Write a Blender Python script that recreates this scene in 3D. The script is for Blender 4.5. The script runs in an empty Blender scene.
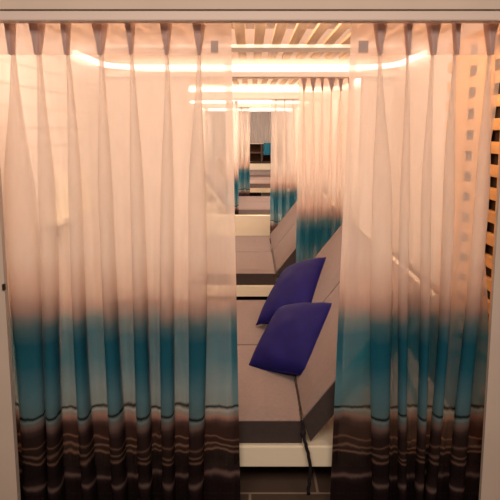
import bpy, bmesh, math, random
from mathutils import Vector, noise
random.seed(4)
S = bpy.context.scene
C = S.collection
# ------------------------------------------------------------------ camera
F, PP, EYE = 560.0, 205.0, 1.6
PITCH = math.atan(77 / 560)
cp, sp = math.cos(PITCH), math.sin(PITCH)

def at(px, py, Y):
    """point (x, z) on the upright plane at distance Y seen along a measured direction"""
    u, v = (px - 250) / F, (PP - py) / F
    dy, dz = cp + v * sp, -sp + v * cp
    t = Y / dy
    return u * t, EYE + dz * t

cam = bpy.data.cameras.new('camera')
cam.sensor_width = 36
cam.lens = 36 * F / 500
cam.shift_y = -(250 - PP) / 500
cam.clip_start = .05
camo = bpy.data.objects.new('camera', cam)
C.objects.link(camo)
camo.location = (0, 0, EYE)
camo.rotation_euler = (math.pi / 2 - PITCH, 0, 0)
S.camera = camo
S.view_settings.view_transform = 'Standard'
S.view_settings.look = 'None'
S.view_settings.gamma = 1
S.view_settings.use_curve_mapping = False
S.view_settings.exposure = 0.58
S.cycles.transparent_max_bounces = 48
S.cycles.max_bounces = 10
S.cycles.diffuse_bounces = 5
S.cycles.transmission_bounces = 8

# ------------------------------------------------------------------ helpers
def obj(name, bm, mat, parent=None, smooth=False):
    me = bpy.data.meshes.new(name)
    bm.normal_update()
    bm.to_mesh(me)
    bm.free()
    for m in (mat if isinstance(mat, (list, tuple)) else [mat]):
        me.materials.append(m)
    if smooth:
        for p in me.polygons:
            p.use_smooth = True
    o = bpy.data.objects.new(name, me)
    C.objects.link(o)
    if parent:
        o.parent = parent
    return o

def tag(o, label, cat, group=None):
    o['label'] = label
    o['category'] = cat
    if group:
        o['group'] = group
    return o

def empty(name, loc, label, cat, group=None):
    o = bpy.data.objects.new(name, None)
    o.empty_display_size = .1
    C.objects.link(o)
    o.location = loc
    return tag(o, label, cat, group)

def struct(name, bm, mat):
    o = obj(name, bm, mat)
    o['kind'] = 'structure'
    return o

def box(bm, x0, x1, y0, y1, z0, z1, bev=0, seg=2):
    r = bmesh.ops.create_cube(bm, size=1)
    vs = r['verts']
    for v in vs:
        v.co = Vector(((x0 + x1) / 2 + v.co.x * (x1 - x0), (y0 + y1) / 2 + v.co.y * (y1 - y0), (z0 + z1) / 2 + v.co.z * (z1 - z0)))
    if bev:
        es = list({e for v in vs for e in v.link_edges})
        bmesh.ops.bevel(bm, geom=es, offset=bev, segments=seg, affect='EDGES', profile=.5)
    return bm

def bx(*a, **k):
    return box(bmesh.new(), *a, **k)

def tube(bm, pts, r, n=10):
    pts = [Vector(p) for p in pts]
    rings = []
    for i, p in enumerate(pts):
        t = (pts[min(i + 1, len(pts) - 1)] - pts[max(i - 1, 0)]).normalized()
        up = Vector((0, 0, 1)) if abs(t.z) < .9 else Vector((0, 1, 0))
        a = t.cross(up).normalized()
        b = t.cross(a).normalized()
        rr = r[i] if isinstance(r, (list, tuple)) else r
        rings.append([bm.verts.new(p + a * rr * math.cos(k * 2 * math.pi / n) + b * rr * math.sin(k * 2 * math.pi / n)) for k in range(n)])
    for i in range(len(rings) - 1):
        for k in range(n):
            bm.faces.new((rings[i][k], rings[i][(k + 1) % n], rings[i + 1][(k + 1) % n], rings[i + 1][k]))
    bm.faces.new(rings[0][::-1])
    bm.faces.new(rings[-1])
    bmesh.ops.recalc_face_normals(bm, faces=bm.faces[:])
    return bm

def smoothstep(a, b, x):
    t = max(0, min(1, (x - a) / (b - a)))
    return t * t * (3 - 2 * t)

def copy_tree(o, parent=None):
    c = o.copy()
    C.objects.link(c)
    c.parent = parent
    for ch in list(o.children):
        copy_tree(ch, c)
    return c

# ------------------------------------------------------------------ materials
def mat(name, col, rough=.6, spec=.3, noise_amt=0, scale=8, stretch=(1, 1, 1), bump=0, metal=0):
    m = bpy.data.materials.new(name)
    m.use_nodes = True
    n, l = m.node_tree.nodes, m.node_tree.links
    b = n['Principled BSDF']
    b.inputs['Roughness'].default_value = rough
    b.inputs['Specular IOR Level'].default_value = spec
    b.inputs['Metallic'].default_value = metal
    b.inputs['Base Color'].default_value = (*col, 1)
    if noise_amt or bump:
        tc = n.new('ShaderNodeTexCoord')
        mp = n.new('ShaderNodeMapping')
        mp.inputs['Scale'].default_value = stretch
        nz = n.new('ShaderNodeTexNoise')
        nz.inputs['Scale'].default_value = scale
        nz.inputs['Detail'].default_value = 6
        l.new(tc.outputs['Object'], mp.inputs['Vector'])
        l.new(mp.outputs['Vector'], nz.inputs['Vector'])
        if noise_amt:
            r = n.new('ShaderNodeValToRGB')
            r.color_ramp.elements[0].position = .3
            r.color_ramp.elements[1].position = .7
            r.color_ramp.elements[0].color = (*[c * (1 - noise_amt) for c in col], 1)
            r.color_ramp.elements[1].color = (*[min(1, c * (1 + noise_amt)) for c in col], 1)
            l.new(nz.outputs['Fac'], r.inputs['Fac'])
            l.new(r.outputs['Color'], b.inputs['Base Color'])
        if bump:
            bp = n.new('ShaderNodeBump')
            bp.inputs['Strength'].default_value = bump
            bp.inputs['Distance'].default_value = .01
            l.new(nz.outputs['Fac'], bp.inputs['Height'])
            l.new(bp.outputs['Normal'], b.inputs['Normal'])
    return m

def emis(name, col, st):
    m = bpy.data.materials.new(name)
    m.use_nodes = True
    b = m.node_tree.nodes['Principled BSDF']
    b.inputs['Base Color'].default_value = (.9, .85, .75, 1)
    b.inputs['Emission Color'].default_value = (*col, 1)
    b.inputs['Emission Strength'].default_value = st
    return m

def brick_mat(name, c1, c2, mortar, scale, w, h, ms, coord, rough=.4):
    m = bpy.data.materials.new(name)
    m.use_nodes = True
    n, l = m.node_tree.nodes, m.node_tree.links
    b = n['Principled BSDF']
    b.inputs['Roughness'].default_value = rough
    tc = n.new('ShaderNodeTexCoord')
    sx = n.new('ShaderNodeSeparateXYZ')
    cx = n.new('ShaderNodeCombineXYZ')
    l.new(tc.outputs['Object'], sx.inputs[0])
    l.new(sx.outputs[coord[0]], cx.inputs[0])
    l.new(sx.outputs[coord[1]], cx.inputs[1])
    br = n.new('ShaderNodeTexBrick')
    br.inputs['Scale'].default_value = scale
    br.inputs['Color1'].default_value = (*c1, 1)
    br.inputs['Color2'].default_value = (*c2, 1)
    br.inputs['Mortar'].default_value = (*mortar, 1)
    br.inputs['Mortar Size'].default_value = ms
    br.inputs['Brick Width'].default_value = w
    br.inputs['Row Height'].default_value = h
    l.new(cx.outputs[0], br.inputs['Vector'])
    l.new(br.outputs['Color'], b.inputs['Base Color'])
    return m

M = {}
M['wall'] = mat('wall_paint', (.82, .75, .68), .7, .2, .04, 5)
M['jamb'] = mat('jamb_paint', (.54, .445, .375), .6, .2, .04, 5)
M['ceil'] = mat('ceiling_paint', (.66, .58, .52), .8, .1)
M['header'] = mat('header_paint', (.80, .71, .64), .5, .3)
M['tile_wall'] = brick_mat('white_wall_tiles', (.84, .79, .73), (.81, .76, .70), (.55, .48, .42), 1, .3, .1, .006, (1, 2))
M['floor'] = brick_mat('brown_floor_tiles', (.12, .08, .06), (.105, .07, .052), (.36, .26, .19), 1, .6, .285, .006, (0, 1), .35)
M['wood'] = mat('pine_planks', (.72, .49, .30), .55, .3, .14, 3, (9, .6, 9))
M['wood_h'] = mat('pine_boards', (.62, .31, .11), .55, .3, .16, 3, (9, .6, 9))
M['darkwood'] = mat('dark_wood', (.075, .035, .02), .45, .4, .3, 6, (1, 8, 1))
M['back'] = mat('dark_backing_board', (.06, .03, .015), .8, .1, .2, 5)
M['white'] = mat('cream_lacquer', (.80, .72, .56), .35, .4, .02, 3)
M['grey'] = mat('taupe_upholstery', (.215, .172, .163), .75, .2, .05, 60, (1, 1, 1), .06)
M['border'] = mat('charcoal_brown_border', (.055, .040, .038), .7, .2, .08, 40)
M['navy'] = mat('navy_satin', (.0105, .009, .092), .6, .08, .1, 14, (1, 1, 1), .12)
M['black'] = mat('black_cord', (.012, .010, .012), .7, .2)
M['rail'] = mat('rail_metal', (.60, .50, .45), .5, .3)
M['tag'] = mat('grey_label', (.40, .32, .29), .8, .1)
M['plinth'] = mat('black_plinth', (.02, .015, .013), .7, .1)
M['metal'] = mat('dark_metal', (.06, .035, .025), .4, .5, metal=.6)
LEDC = (1.0, .80, .66)
M['led'] = emis('warm_led', LEDC, 1.9)
M['led_far'] = emis('warm_led_far', (1.0, .82, .68), 2.0)
M['ledcool'] = emis('end_glow', (1.0, .85, .75), 1.1)  # unassigned glow for the far end, where no window is built

def hz(y):
    return at(250, y, 2.08)[1]

def sheer(name, opac=1.0, weave=True):
    """dip-printed voile: colour and thickness of print follow the cloth's height (UV v, in metres)"""
    m = bpy.data.materials.new(name)
    m.use_nodes = True
    n, l = m.node_tree.nodes, m.node_tree.links
    n.remove(n['Principled BSDF'])
    out = n['Material Output']
    uv = n.new('ShaderNodeUVMap')
    sx = n.new('ShaderNodeSeparateXYZ')
    l.new(uv.outputs[0], sx.inputs[0])
    def M2(op, a, b):
        k = n.new('ShaderNodeMath')
        k.operation = op
        for i, q in enumerate((a, b)):
            if hasattr(q, 'links'):
                l.new(q, k.inputs[i])
            else:
                k.inputs[i].default_value = q
        return k.outputs[0]
    mp = n.new('ShaderNodeMapping')
    mp.inputs['Scale'].default_value = (3.2, 5, 1)
    l.new(uv.outputs[0], mp.inputs['Vector'])
    nz = n.new('ShaderNodeTexNoise')
    nz.inputs['Scale'].default_value = 1.4
    nz.inputs['Detail'].default_value = 2
    l.new(mp.outputs[0], nz.inputs['Vector'])
    mp2 = n.new('ShaderNodeMapping')
    mp2.inputs['Scale'].default_value = (40, 8, 1)
    l.new(uv.outputs[0], mp2.inputs['Vector'])
    nz2 = n.new('ShaderNodeTexNoise')
    nz2.inputs['Scale'].default_value = 1
    nz2.inputs['Detail'].default_value = 3
    l.new(mp2.outputs[0], nz2.inputs['Vector'])
    w = M2('MULTIPLY', M2('SUBTRACT', nz.outputs['Fac'], .5), .075)
    w2 = M2('MULTIPLY', M2('SUBTRACT', nz2.outputs['Fac'], .5), .012)
    v = M2('ADD', M2('ADD', sx.outputs[1], w), w2)
    TOP = 1.2
    fac = M2('DIVIDE', v, TOP)
    cream, blush = (.86, .74, .63), (.66, .45, .38)
    stops = [
        (505, (.028, .018, .020), .93), (491, (.030, .018, .019), .93), (486, (.045, .030, .030), .93), (482.5, (.30, .20, .18), .86), (479, (.05, .033, .033), .93),
        (470, (.028, .018, .018), .93), (461, (.032, .020, .020), .93), (459.5, (.34, .20, .15), .86), (458, (.045, .027, .024), .93), (455.5, (.045, .027, .024), .93),
        (454, (.30, .18, .14), .86), (452, (.05, .03, .027), .93), (447, (.06, .035, .03), .93), (445.5, (.24, .14, .11), .93), (444, (.055, .032, .029), .93),
        (434, (.055, .033, .031), .93), (429, (.10, .062, .058), .90), (423, (.34, .22, .20), .78), (419.5, (.22, .31, .32), .76), (417, (.40, .46, .44), .74), (415.6, (.14, .27, .31), .76),
        (414.2, (.008, .010, .012), .9), (412.8, (.008, .010, .012), .9), (411.6, (.17, .31, .35), .76), (395, (.15, .33, .41), .76),
        (365, (.030, .205, .30), .84), (341, (.022, .175, .265), .84), (325, (.13, .25, .29), .78), (309, (.56, .42, .37), .70), (292, (.80, .65, .57), .61), (255, (.94, .86, .80), .56)]
    rc = n.new('ShaderNodeValToRGB')
    ro = n.new('ShaderNodeValToRGB')
    for r in (rc, ro):
        while len(r.color_ramp.elements) > 1:
            r.color_ramp.elements.remove(r.color_ramp.elements[-1])
    for i, (y, c, o) in enumerate(stops):
        p = max(0, hz(y) / TOP)
        for r, colr in ((rc, (*c, 1)), (ro, (o, o, o, 1))):
            e = r.color_ramp.elements[0] if i == 0 else r.color_ramp.elements.new(p)
            e.position = p
            e.color = colr
    l.new(fac, rc.inputs[0])
    l.new(fac, ro.inputs[0])
    # fine vertical thread streaks
    col = rc.outputs[0]
    op = M2('MULTIPLY', ro.outputs[0], opac)
    op = M2('ADD', op, M2('MULTIPLY', M2('SUBTRACT', nz2.outputs['Fac'], .5), .10))
    d = n.new('ShaderNodeBsdfDiffuse')
    t = n.new('ShaderNodeBsdfTranslucent')
    tr = n.new('ShaderNodeBsdfTransparent')
    a = n.new('ShaderNodeMixShader')
    a.inputs[0].default_value = .58
    b = n.new('ShaderNodeMixShader')
    l.new(col, d.inputs[0])
    l.new(col, t.inputs[0])
    l.new(d.outputs[0], a.inputs[1])
    l.new(t.outputs[0], a.inputs[2])
    l.new(op, b.inputs[0])
    l.new(tr.outputs[0], b.inputs[1])
    l.new(a.outputs[0], b.inputs[2])
    l.new(b.outputs[0], out.inputs[0])
    return m

def cloth(name, col, opac):
    m = bpy.data.materials.new(name)
    m.use_nodes = True
    n, l = m.node_tree.nodes, m.node_tree.links
    n.remove(n['Principled BSDF'])
    d = n.new('ShaderNodeBsdfDiffuse')
    t = n.new('ShaderNodeBsdfTranslucent')
    tr = n.new('ShaderNodeBsdfTransparent')
    d.inputs[0].default_value = t.inputs[0].default_value = (*col, 1)
    a = n.new('ShaderNodeMixShader')
    a.inputs[0].default_value = .5
    b = n.new('ShaderNodeMixShader')
    b.inputs[0].default_value = opac
    l.new(d.outputs[0], a.inputs[1])
    l.new(t.outputs[0], a.inputs[2])
    l.new(tr.outputs[0], b.inputs[1])
    l.new(a.outputs[0], b.inputs[2])
    l.new(b.outputs[0], n['Material Output'].inputs[0])
    return m

M['sheer'] = sheer('printed_voile')
M['sheer_far'] = sheer('printed_voile_gathered', 1.05)
M['tape'] = cloth('heading_tape', (.84, .72, .66), .80)
M['pleat'] = cloth('shaded_pleat', (.72, .56, .53), .95)  # heading cloth with the shade of stacked layers put into its colour
M['grey_sheer'] = cloth('grey_voile', (.66, .60, .57), .7)

# ------------------------------------------------------------------ setting
XW = 1.10
Y1, Y2, Y3, Y4, YE = 4.36, 6.78, 10.25, 14.6, 17.6
struct('floor', bx(-3, 3, -2.5, YE + .2, -.1, 0), M['floor'])
xo = .5 * (at(484, 410, 1.97)[0] - at(11, 370, 1.97)[0])           # half width of the opening
XL, XR = at(11.5, 400, 1.97)[0], at(485, 400, 1.985)[0]
zh = at(250, 9, 1.97)[1]
b = bmesh.new()
box(b, -3, XL, 1.97, 1.997, 0, 2.75)
box(b, -3, -XW, 1.9975, 2.045, 0, 2.75)
box(b, XR, 3, 1.97, 1.988, 0, 2.75)
box(b, XW, 3, 1.9885, 2.045, 0, 2.75)
box(b, XL, XR, 1.97, 2.045, zh, 2.75)
struct('wall_front', b, M['jamb'])
struct('wall_left', bx(-XW - .1, -XW, 2.045, YE, 0, 2.5), M['tile_wall'])
struct('wall_right', bx(XW, XW + .1, 2.045, YE, 0, 2.5), M['wall'])
struct('ceiling', bx(-XW - .1, XW + .1, 2.045, YE + .1, 2.34, 2.44), M['ceil'])
struct('wall_end', bx(-XW - .1, XW + .1, YE, YE + .1, 0, 2.5), M['wall'])

def partition(k, Y, ytop, ybot, xl, xr, ylip=None):
    """header beam over the opening plus the two short returns"""
    z1, z0 = at(250, ytop, Y)[1], at(250, ybot, Y)[1]
    b = bmesh.new()
    box(b, -XW, XW, Y, Y + .07, z0, 2.34)
    if xl is not None:
        box(b, -XW, xl, Y, Y + .07, 0, z0)
    if xr is not None:
        box(b, xr, XW, Y, Y + .07, 0, z0)
    if ylip:
        box(b, -XW, XW, Y - .065, Y - .0001, z0, at(250, ylip, Y - .065)[1])
    struct('trim_%d' % k, b, M['header'])
    return z0
zb1 = partition(1, Y1, 62, 77.5, -.475, .86, 71.8)
zb2 = partition(2, Y2, 87, 99.0, None, None, 92)
zb3 = partition(3, Y3, 101, 107, None, None, 103.5)
zb4 = partition(4, Y4, 108, 111.5, None, None)

# ------------------------------------------------------------------ LED strips
def led(Y, ymid, sides, r, label, m, y_from=None):
    z = at(250, ymid, Y)[1]
    X = XW - .035
    yb = Y - .03
    pts = []
    if sides:
        rad = .3
        y0 = y_from
        pts.append((-X, y0, z))
        pts.append((-X, (y0 + yb - rad) / 2, z))
        for i in range(9):
            a = math.pi - i / 8 * math.pi / 2
            pts.append((-X + rad + rad * math.cos(a), yb - rad + rad * math.sin(a), z))
        for i in range(1, 8):
            pts.append((-X + rad + (2 * X - 2 * rad) * i / 8, yb, z))
        for i in range(9):
            a = math.pi / 2 - i / 8 * math.pi / 2
            pts.append((X - rad + rad * math.cos(a), yb - rad + rad * math.sin(a), z))
        pts.append((X, (y0 + yb - rad) / 2, z))
        pts.append((X, y0, z))
    else:
        pts = [(-X + 2 * X * i / 10, yb, z) for i in range(11)]
    o = obj('led_strip', tube(bmesh.new(), pts, r, 10), m, smooth=True)
    return tag(o, label, 'light strip', None)
led(Y1, 68, True, .019, 'warm glowing light strip bent round the nearest cubicle under its slatted ceiling', M['led'], 3.5)
led(Y2, 89.2, True, .026, 'glowing light strip across the second header, behind the nearest cubicle', M['led_far'], 4.9)
led(Y3, 101.5, False, .03, 'thin white light strip on the third header back', M['led_far'])
led(Y4, 109.6, False, .03, 'small farthest light strip just above the grey end curtain', M['led_far'])

# ------------------------------------------------------------------ slatted ceilings
def slats(Y0, Yb, crossbeams, label, zp):
    t = empty('slatted_ceiling', (0, Y0, zp), label, 'ceiling slats')
    b = bmesh.new()
    x = -XW + .04
    while x < XW - .06:
        box(b, x, x + .058, 0.02, Yb - Y0 - .005, 0, .022, .002, 1)
        x += .1085
    obj('slat', b, M['wood'], t)
    for yc in crossbeams:
        obj('crossbeam', bx(-XW + .005, XW - .005, yc - Y0 - .1, yc - Y0 + .1, -.022, -.001, .002, 1), M['header'], t)
    return t
zp1 = at(250, 61, Y1)[1] + .012
slats(2.1, Y1, [3.68], 'pine slatted ceiling with crossbeam directly above the nearest lounger', zp1)
slats(Y1 + .07, Y2, [5.6], 'small bright strip of slatted ceiling above the second lounger', at(250, 86, Y2)[1] + .012)

# slatted wooden wall in the first cubicle
t = empty('slatted_wall_panel', (XW, 2.6, 0), 'orange pine lattice panel on the right wall, behind the right curtain edge', 'wall panel')
b = bmesh.new()
z = .06
while z < 2.0:
    box(b, -.03, -.008, -.5, .5, z, z + .052, .002, 1)
    z += .102
obj('horizontal_slat', b, M['wood_h'], t)
obj('backing_board', bx(-.0075, -.001, -.5, .5, .03, 2.03), M['back'], t)
for i in range(3):
    y = -.38 + i * .28
    obj('upright', bx(-.052, -.0305, y, y + .15, .03, 2.03, .002, 1), M['wood_h'], t)

# ------------------------------------------------------------------ loungers
def cushion_bm(x0, x1, y0, y1, z0, z1, r=.025):
    """soft slab with a slightly domed top"""
    b = bmesh.new()
    box(b, x0, x1, y0, y1, z0, z1)
    bmesh.ops.subdivide_edges(b, edges=b.edges[:], cuts=7, use_grid_fill=True)
    for v in b.verts:
        u = (v.co.x - x0) / (x1 - x0) * 2 - 1
        w = (v.co.y - y0) / (y1 - y0) * 2 - 1
        if v.co.z > z1 - 1e-4:
            v.co.z -= .016 * max(abs(u) ** 8, abs(w) ** 8)
            v.co.z += .004 * (1 - u * u) * (1 - w * w)
    return b

BX0, BX1, CX = -1.0, .96, .220
BT = .28                                       # frame top
def ring(b, x0, x1, y0, y1, z0, z1, g=.004, rear=True):
    box(b, x0 - g, x1 + g, y0 - g, y0 + .004, z0, z1)
    if rear:
        box(b, x0 - g, x1 + g, y1 - .004, y1 + g, z0, z1)
    box(b, x0 - g, x0 + .004, y0 + .0041, y1 - .0041, z0, z1)
    box(b, x1 - .004, x1 + g, y0 + .0041, y1 - .0041, z0, z1)
    return b
def lounger(Y, W, label):
    t = empty('lounger', (0, Y, 0), label, 'lounger')
    # frame: hollow rails
    b = bmesh.new()
    box(b, BX0, BX1, -.02, .035, .185, BT, .006)
    box(b, BX0, BX1, W - .035, W + .02, .185, BT, .006)
    box(b, BX0, BX0 + .05, .0355, W - .0355, .185, BT, .004)
    box(b, BX1 - .05, BX1, .0355, W - .0355, .185, BT, .004)
    box(b, BX0 + .051, BX1 - .051, .0355, W - .0355, .235, BT - .012)
    obj('frame', b, M['white'], t)
    for x in (BX0 + .22, BX1 - .28):
        for y in (.1, W - .18):
            obj('leg', bx(x, x + .08, y, y + .08, 0, .1845, .004, 1), M['plinth'], t)
    obj('plinth', bx(-.25, .70, .25, W - .25, 0, .18, .004, 1), M['plinth'], t)
    h = W / 2
    ang = math.radians(52)
    L, T = .72, .105
    zt = .395
    for k in range(2):
        y0, y1 = k * h + .004, (k + 1) * h - .004
        s = obj('seat_cushion', cushion_bm(BX0 + .01, CX - .004, y0, y1, BT + .002, zt), M['grey'], t)
        obj('border', ring(bmesh.new(), BX0 + .01, CX - .004, y0, y1, BT + .003, zt - .016, rear=k == 0), M['border'], s)
        # backrest built flat along +x then tilted about the crease
        b = cushion_bm(0, L, y0, y1, -T, 0)
        r_ = ring(bmesh.new(), 0, L, y0, y1, -T + .003, -.016, rear=k == 0)
        for bb in (b, r_):
            for v in bb.verts:
                x, z = v.co.x - .002, v.co.z
                x += .07 * min(0, z / T) * max(0, 1 - x / L)
                v.co.x = CX + x * math.cos(ang) - z * math.sin(ang) 
                v.co.z = zt + .016 + x * math.sin(ang) + z * math.cos(ang)
        # keep the hinge clear of the frame and seat
        s = obj('backrest', b, M['grey'], t)
        obj('border', r_, M['border'], s)
        # cream board that carries the backrest
        b = bx(.0, L - .1, y0 + .012, y1 - .02, -T - .04, -T - .004)
        for v in b.verts:
            x, z = v.co.x + .12, v.co.z
            v.co.x = CX + x * math.cos(ang) - z * math.sin(ang)
            v.co.z = max(BT + .001, zt + .016 + x * math.sin(ang) + z * math.cos(ang))
        obj('backrest_board', b, M['white'], t)
        b = bmesh.new()
        tube(b, [(.78, y0 + .1, BT + .001), (.66, y0 + .1, .60)], .012, 8)
        obj('strut', b, M['white'], t)
    return t
YB = 2.205
bed1 = lounger(YB, 1.68, 'nearest taupe double lounger with navy pillows leaning on its raised backrest')
def another(Y, label):
    c = copy_tree(bed1)
    c.location.y = Y
    if Y > 8:
        c.rotation_euler.z = math.pi
    c['label'] = label
    return c
another(4.61, 'second empty taupe lounger, behind the one with the navy pillows')
another(8.36 + 1.68, 'third lounger from the front, just behind the low cream kerb wall')
another(12.35 + 1.68, 'fourth lounger from the front, between the cream kerb and the farthest lounger')
another(14.75 + 1.68, 'farthest and smallest lounger, right before the cream ledge of the shelf cabinet')
# low cream kerb wall before the third lounger
zk = at(250, 215.2, 7.9)[1]
o = struct('trim_5', bx(-XW + .002, XW - .002, 7.86, 7.95, 0, zk, .004), M['white'])

# ------------------------------------------------------------------ pillows
def pillow(corners, thick, label):
    """corners A near-left, D near-right, C far-right, B far-left in world space"""
    A, D, Cc, B = [Vector(q) for q in corners]
    cen = (A + B + Cc + D) / 4
    N = (D - A).cross(B - A).normalized()
    n = 22
    b = bmesh.new()
    def p(u, v, side):
        # pinched corners and slightly bowed-in sides
        a, c = 2 * u - 1, 2 * v - 1
        uu = .5 + (a * (1 - .03 * (1 - c * c))) / 2
        vv = .5 + (c * (1 - .03 * (1 - a * a))) / 2
        q = A * (1 - uu) * (1 - vv) + D * uu * (1 - vv) + Cc * uu * vv + B * (1 - uu) * vv
        e = ((1 - a ** 2) * (1 - c ** 2)) ** .42
        wr = .010 * noise.noise(Vector((a * 2.2 + c * 1.1, c * 2.4, side * 3 + thick * 9))) * e
        fold = .007 * math.sin(7 * (a + .6 * c)) * e * max(0, -c)
        return q + N * side * (e * thick / 2 + wr + fold) - cen
    for side in (1, -1):
        g = [[b.verts.new(p(i / n, j / n, side)) for i in range(n + 1)] for j in range(n + 1)]
        for j in range(n):
            for i in range(n):
                f = (g[j][i], g[j][i + 1], g[j + 1][i + 1], g[j + 1][i])
                b.faces.new(f if side > 0 else f[::-1])
    bmesh.ops.remove_doubles(b, verts=b.verts[:], dist=1e-5)
    o = obj('pillow', b, M['navy'], smooth=True)
    o.location = cen
    # zip seam along the edge as thin piping
    pts = []
    for k in range(4):
        q = [(0, 0), (1, 0), (1, 1), (0, 1), (0, 0)]
        for i in range(n):
            u = q[k][0] + (q[k + 1][0] - q[k][0]) * i / n
            v = q[k][1] + (q[k + 1][1] - q[k][1]) * i / n
            pts.append(p(u, v, 0))
    pts.append(pts[0])
    obj('piping', tube(bmesh.new(), pts, .0028, 6), M['navy'], o, True)
    return tag(o, label, 'pillow', 'navy pillows on the nearest lounger')
def W3(px, py, Y):
    x, z = at(px, py, Y)
    return (x, Y, z)
pillow([W3(247, 368, 2.73), W3(311, 377, 2.52), W3(339, 303, 2.86), W3(279, 308, 3.12)], .18, 'front navy pillow, nearer the camera and lower in the photo')
pillow([W3(256, 325, 3.26), W3(310, 314, 3.08), W3(327, 257, 3.56), W3(286, 270, 3.78)], .18, 'rear navy pillow, standing more upright behind the front one')

# ------------------------------------------------------------------ cord hanging from the lounger
pts = []
for px, py, Y in [(297.5, 379, 2.19), (300, 400, 2.185), (302, 420, 2.18), (303, 434, 2.165), (306, 444, 2.155), (309, 456, 2.15), (310, 470, 2.15), (309, 484, 2.15), (308.5, 494, 2.15)]:
    pts.append(W3(px, py, Y))
pts = pts[2:]
sm = []
for i in range(len(pts) - 1):
    for k in range(4):
        t_ = k / 4
        sm.append(Vector(pts[i]).lerp(Vector(pts[i + 1]), t_) + Vector((.0025 * math.sin(i * 1.7 + k), 0, 0)))
sm.append(Vector(pts[-1]))
o = obj('cord', tube(bmesh.new(), sm, [.007] * (len(sm) - 3) + [.008, .006, .009], 8), M['black'], smooth=True)
tag(o, 'black cord hanging down the front of the nearest lounger frame', 'cord')
b = bmesh.new()
kx = Vector(pts[1])
bmesh.ops.create_uvsphere(b, u_segments=12, v_segments=8, radius=.013)
for v in b.verts:
    v.co = kx + Vector((v.co.x * .9, v.co.y * .7, v.co.z * 1.3))
obj('knot', b, M['black'], o, True)

# ------------------------------------------------------------------ curtains
def catmull(P, sub):
    out = []
    for i in range(len(P) - 1):
        p0, p1, p2, p3 = P[max(i - 1, 0)], P[i], P[i + 1], P[min(i + 2, len(P) - 1)]
        for k in range(sub):
            t = k / sub
            out.append(tuple(.5 * (2 * p1[j] + (p2[j] - p0[j]) * t + (2 * p0[j] - 5 * p1[j] + 4 * p2[j] - p3[j]) * t * t + (-p0[j] + 3 * p1[j] - 3 * p2[j] + p3[j]) * t ** 3) for j in (0, 1)))
    out.append(P[-1])
    return out

FOLD = [(-.46, 0), (.0, -.03), (.38, -.10), (.40, -.30), (.0, -.45), (-.40, -.55), (-.47, -.80), (-.30, -.98), (.0, -1.05), (.32, -.98), (.49, -.72), (.50, -.25), (.47, 0)]

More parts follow.
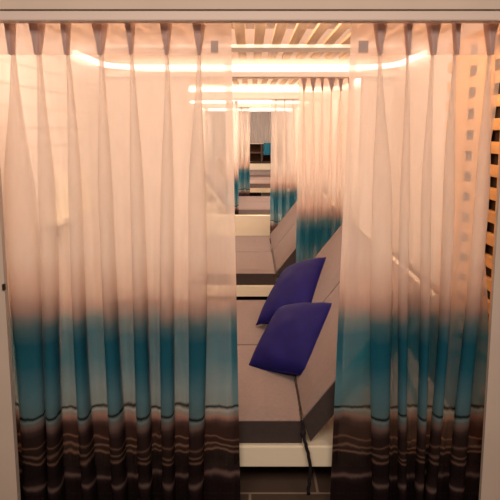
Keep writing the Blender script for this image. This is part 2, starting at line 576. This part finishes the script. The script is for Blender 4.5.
def curtain(label, group, Y, ztop, zpin, zbot, edges, folds, mat_, voff=0, rows=44, seed=0, sub=4, parts=True, tag_x=None, dscale=1.0, bulge=0.0):
    """edges = (left top, left bottom, right top, right bottom); folds = (x top, x bottom, width bottom, depth bottom)"""
    lt, lb, rt, rb = edges
    def section(z):
        if z >= zpin:
            q = (z - zpin) / (ztop - zpin)
            t = 0
            w_ = .009 + .034 * q
            dd = .035 + .01 * q
        else:
            t = (zpin - z) / (zpin - zbot)
            w_ = None
        pts = []
        L, R = lt + (lb - lt) * t, rt + (rb - rt) * t - bulge * math.exp(-((t - .30) / .2) ** 2)
        xs = []
        for (xt, xb, wb, db) in folds:
            c = xt + (xb - xt) * t + .006 * math.sin(4.2 * t + xt * 17 + seed) * min(1, t * 4)
            if w_ is not None:
                w, d = w_ * (1 + .35 * math.sin(xt * 31)), dd
            else:
                w = .009 + (wb * .86 - .009) * smoothstep(-.04, .30, t) * (1 + .12 * math.sin(7 * t + xt * 9))
                d = .035 + (db - .035) * smoothstep(0, .6, t)
            xs.append((c, w, d * dscale))
        prev = L
        pts.append((L, .004 * math.sin(3 * t + seed)))
        for i, (c, w, d) in enumerate(xs):
            a = c - .46 * w
            g = a - prev
            for q in (.33, .67):
                pts.append((prev + g * q, .010 * min(1, t * 3) * math.sin(3.1 * q + 2 * t)))
            for fx, fy in FOLD:
                lean = .10 * w * fy * math.sin(5 * t + i * 1.3 + seed) * min(1, 3 * t)
                pts.append((c + fx * w + lean, fy * d))
            prev = c + .46 * w
        g = R - prev
        for q in (.33, .67):
            pts.append((prev + g * q, .012 * min(1, t * 3) * math.sin(3.1 * q + 1.5 * t)))
        pts.append((R, 0.003))
        return catmull(pts, sub)
    base = section(zbot)
    arc = [0]
    for i in range(1, len(base)):
        arc.append(arc[-1] + math.hypot(base[i][0] - base[i - 1][0], base[i][1] - base[i - 1][1]))
    def sheet(zs, inset=0.0):
        b = bmesh.new()
        uvl = b.loops.layers.uv.new('UVMap')
        R = []
        for z in zs:
            R.append([(b.verts.new((x, y + inset, z)), arc[i] + seed * 1.7, z + voff) for i, (x, y) in enumerate(section(z))])
        for j in range(len(R) - 1):
            for i in range(len(R[0]) - 1):
                q = (R[j][i], R[j][i + 1], R[j + 1][i + 1], R[j + 1][i])
                f = b.faces.new([k[0] for k in q])
                for lp, k in zip(f.loops, q):
                    lp[uvl].uv = (k[1], k[2])
        return b
    zs = [zpin + (zbot - zpin) * i / rows for i in range(rows + 1)]
    o = obj('sheer_curtain', sheet(zs), mat_, smooth=True)
    o.location.y = Y
    tag(o, label, 'curtain', group)
    if parts:
        obj('heading_tape', sheet([ztop + (zpin - ztop) * i / 8 for i in range(9)]), M['tape'], o, True)
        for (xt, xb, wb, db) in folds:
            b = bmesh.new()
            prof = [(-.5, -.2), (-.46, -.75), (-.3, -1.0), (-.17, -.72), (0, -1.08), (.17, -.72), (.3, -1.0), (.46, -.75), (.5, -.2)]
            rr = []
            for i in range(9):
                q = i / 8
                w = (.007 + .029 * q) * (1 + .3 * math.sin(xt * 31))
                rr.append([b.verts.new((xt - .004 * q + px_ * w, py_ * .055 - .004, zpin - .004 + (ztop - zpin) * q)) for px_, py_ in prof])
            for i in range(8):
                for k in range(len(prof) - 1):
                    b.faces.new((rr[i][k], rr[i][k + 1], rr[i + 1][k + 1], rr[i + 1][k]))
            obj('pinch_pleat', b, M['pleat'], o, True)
        # doubled side hem along the opening edge
        if tag_x:
            edge, s = tag_x[1], tag_x[2]
            b = bmesh.new()
            rr = []
            for z in [ztop - .005 + (zbot - ztop) * i / 20 for i in range(21)]:
                sec = section(z)
                x, y = sec[0] if edge == 'left' else sec[-1]
                rr.append((b.verts.new((x, y + .0025, z)), b.verts.new((x + s * .024, y + .0055, z))))
            uvl = b.loops.layers.uv.new('UVMap')
            for j in range(20):
                f = b.faces.new((rr[j][0], rr[j][1], rr[j + 1][1], rr[j + 1][0]))
                for lp in f.loops:
                    lp[uvl].uv = (lp.vert.co.x, lp.vert.co.z)
            obj('hem', b, mat_, o)
            x0, x1 = tag_x[0]
            lab = obj('fabric_label', bx(x0, x1, -.012, -.0105, zpin + .008, zpin + .05), M['tag'], o)
            lab['label'] = 'grey square label sewn behind the heading'
    return o

YC = 2.135
zt, zp_ = at(250, 21.5, YC - .03)[1], at(250, 54, YC - .03)[1]
def fx(px, py, Y=YC - .06):
    return at(px, py, Y)[0]
def mk(folds):
    return [(fx(a, 55, YC - .03), fx(b_, 430), w / 560 * 2.12, d) for (a, b_, w, d) in folds]
e = (fx(-14, 55, YC), fx(15, 430, YC), fx(231.5, 55, YC), fx(240.5, 430, YC))
curtain('left-hand printed sheer curtain, cream fading to teal and brown, in the front opening', 'curtains of the front opening', YC, zt, zp_, .012,
        e, mk([(12, 29, 31, .085), (38, 53, 16, .085), (67, 86.5, 13, .08), (100.5, 115, 15, .08), (131, 143.5, 15, .085), (166.5, 166.5, 15, .085), (199, 193, 20, .08)]),
        M['sheer'], seed=1, tag_x=((fx(210, 50), fx(217.5, 50)), 'right', -1))
e = (fx(350, 55, YC), fx(331.5, 430, YC), fx(504, 55, YC), fx(487, 430, YC))
curtain('right-hand printed sheer curtain, cream fading to teal and brown, in the front opening', 'curtains of the front opening', YC, zt, zp_, .012,
        e, mk([(380, 385, 24, .085), (408, 404.5, 11, .085), (433, 420, 11, .085), (456, 433, 13, .09), (490, 461, 18, .085)]),
        M['sheer'], seed=5, tag_x=((fx(361, 50), fx(371, 50)), 'left', 1), bulge=.048)

def far_curtain(label, Y, ytop, teal, x0, x1, n, zbot, seed, ypin=None):
    zt = at(250, ytop, Y)[1]
    zpn = zt - .10
    X0, X1 = at(x0, 150, Y)[0], at(x1, 150, Y)[0]
    rnd = random.Random(seed)
    fl = []
    for i in range(n):
        c = X0 + (X1 - X0) * (i + .55) / n
        fl.append((c, c + rnd.uniform(-.012, .012), (X1 - X0) / n * rnd.uniform(.45, .62), rnd.uniform(.05, .07)))
    return curtain(label, None, Y, zt, zpn, zbot, (X0, X0 - .01, X1, X1), fl, M['sheer_far'], voff=hz(325) - at(250, teal, Y)[1], rows=26, seed=seed, sub=3, parts=True)
far_curtain('gathered printed sheer curtain hanging behind the nearest lounger, right of the gap', Y1 + .15, 78, 221, 298, 352, 6, .02, 11)
far_curtain('gathered printed sheer curtain behind the second lounger, right of the gap', Y2 + .16, 93.5, 192, 271, 330, 7, .02, 12)
far_curtain('narrow sheer curtain end left of the gap, behind the cream kerb wall', 8.16, 101, 181, 226, 238.5, 3, .02, 13)
far_curtain('small sheer curtain left of the gap, behind the third lounger', Y3 + .16, 104, 170, 233, 250, 3, at(250, 196, Y3 + .16)[1], 14)

# curtain rails
def rail(Y, z, x0, x1, label, h=.022, dpt=.03):
    o = obj('curtain_rail', bx(x0, x1, Y - dpt / 2, Y + dpt / 2, z, z + h, .003, 1), M['rail'])
    return tag(o, label, 'curtain rail')
zr = at(250, 20.5, 1.985)[1]
r0 = rail(2.012, zr, XL + .001, XR - .001, 'pale curtain rail under the front header, above both front curtains', zh - zr - .0006, .055)
rail(Y1 + .15, at(250, 77.5, Y1 + .15)[1], -XW + .01, XW - .01, 'curtain rail behind the header over the second lounger')
rail(Y2 + .16, at(250, 93.2, Y2 + .16)[1], -XW + .01, XW - .01, 'curtain rail behind the second glowing header')
rail(8.16, at(250, 100.6, 8.16)[1], -XW + .01, XW - .01, 'curtain rail over the cream kerb wall')
rail(Y3 + .16, at(250, 103.6, Y3 + .16)[1], -XW + .01, XW - .01, 'curtain rail above the third lounger')

# ------------------------------------------------------------------ far end
YF = 16.5
zs = at(250, 164, YF)[1]
struct('trim_6', bx(-XW + .002, XW - .002, YF, YF + .25, 0, zs, .004), M['white'])
t = empty('shelf_cabinet', (0, YF + .4, 0), 'dark brown open shelf cabinet at the far end above the cream ledge', 'cabinet')
zc1, zc0 = at(250, 144, YF + .4)[1], 0
for x in (-.55, .32 * 0 + .33, 1.0):
    obj('side_panel', bx(x, x + .05, 0, .35, 0, zc1, .003, 1), M['darkwood'], t)
for z in (.1, at(250, 163, YF + .4)[1], at(250, 153.5, YF + .4)[1]):
    obj('shelf', bx(-.4995, .3295, 0, .35, z, z + .035), M['darkwood'], t)
    obj('shelf', bx(.3805, .9995, 0, .35, z, z + .035), M['darkwood'], t)
obj('back_panel', bx(-.55, 1.05, .351, .37, 0, zc1), M['back'], t)
o = obj('top', bx(-.56, 1.06, -.01, .38, zc1 + .0005, zc1 + .04, .004, 1), M['white'], t)
b = bmesh.new()
ztg, zbg = at(250, 111, YF + .33)[1], at(250, 143, YF + .33)[1]
def wavy(b, x0, x1, z0, z1, n=60, amp=.02, fr=60):
    prev = None
    for i in range(n * 2 + 1):
        x = x0 + (x1 - x0) * i / (n * 2)
        y = amp * math.sin(fr * x + 2 * math.sin(9 * x))
        a, c = b.verts.new((x, y, z0)), b.verts.new((x, y, z1))
        if prev:
            b.faces.new((prev[0], a, c, prev[1]))
        prev = (a, c)
    return b
o = obj('sheer_blind', wavy(b, -.6, 1.0, zbg, ztg), M['grey_sheer'], smooth=True)
o.location.y = YF + .33
tag(o, 'pale grey gathered sheer curtain high up at the far end', 'curtain')
M['teal'] = mat('teal_cloth', (.025, .16, .24), .8, .1)
xa, xb = at(263.5, 150, YF + .3)[0], at(274, 150, YF + .3)[0]
o = obj('teal_curtain', wavy(bmesh.new(), xa, xb, at(250, 155, YF + .3)[1], at(250, 143, YF + .3)[1], 20, .012, 90), M['teal'], smooth=True)
o.location.y = YF + .3
tag(o, 'small teal curtain end in front of the dark shelf cabinet', 'curtain')

# ------------------------------------------------------------------ small fittings
struct('trim_7', bx(XW - .03, XW - .0005, 3.105, Y1 - .07, 0, .68, .003), M['darkwood'])  # dark board added to make the dim lower right wall read dark
t = empty('wall_shelf', (-XW, 3.2, 0), 'white box shelf on the left wall, seen faintly through the left curtain', 'shelf')
obj('shelf_board', bx(.001, .10, -.32, .35, 1.09, 1.115, .003), M['white'], t)
obj('box', bx(.001, .08, -.02, .33, 1.1155, 1.31, .004), M['white'], t)
obj('bracket', bx(.001, .06, -.05, -.02, .96, 1.0895, .003), M['white'], t)
xh, zh_ = at(4, 287, 1.965)
o = obj('latch_plate', bx(xh - .005, xh + .005, 1.958, 1.9695, zh_ - .012, zh_ + .012, .002, 1), M['metal'])
tag(o, 'tiny dark metal latch plate on the left jamb', 'latch')

# ------------------------------------------------------------------ light
def area(name, loc, rot, sx, sy, power, col):
    L = bpy.data.lights.new(name, 'AREA')
    L.shape = 'RECTANGLE'
    L.size, L.size_y = sx, sy
    L.energy = power
    L.color = col
    o = bpy.data.objects.new(name, L)
    C.objects.link(o)
    o.location = loc
    o.rotation_euler = rot
    return o
area('corridor_ceiling_lamp', (0, -.4, 2.5), (math.radians(58), 0, 0), 2.4, .6, 44, (1, .80, .66))
for nm, y, p in (('fill_uplight', 3.1, 27), ('fill_uplight', 5.6, 30), ('fill_uplight', 9.2, 45), ('fill_uplight', 12.8, 80)):  # unseen panels added above the slats, bouncing fill light off the ceiling
    area(nm, (0, y, 2.17), (math.pi, 0, 0), 1.9, 1.2, p, LEDC)
for y, p in ((2.26, 17), (4.62, 20), (7.1, 14)):
    area('header_fill_lamp', (0, y, 1.99), (math.radians(88), 0, 0), 1.9, .05, p, LEDC)  # unseen lamp added inside each header to brighten the cubicle
area('end_fill_lamp', (0, 15.0, 2.0), (math.radians(60), 0, 0), 1.2, .3, 16, (1, .82, .7))  # added fill lamp brightening the far end; no window there
w = bpy.data.worlds.new('world')
S.world = w
w.use_nodes = True
w.node_tree.nodes['Background'].inputs[0].default_value = (1, .74, .54, 1)
w.node_tree.nodes['Background'].inputs[1].default_value = .08
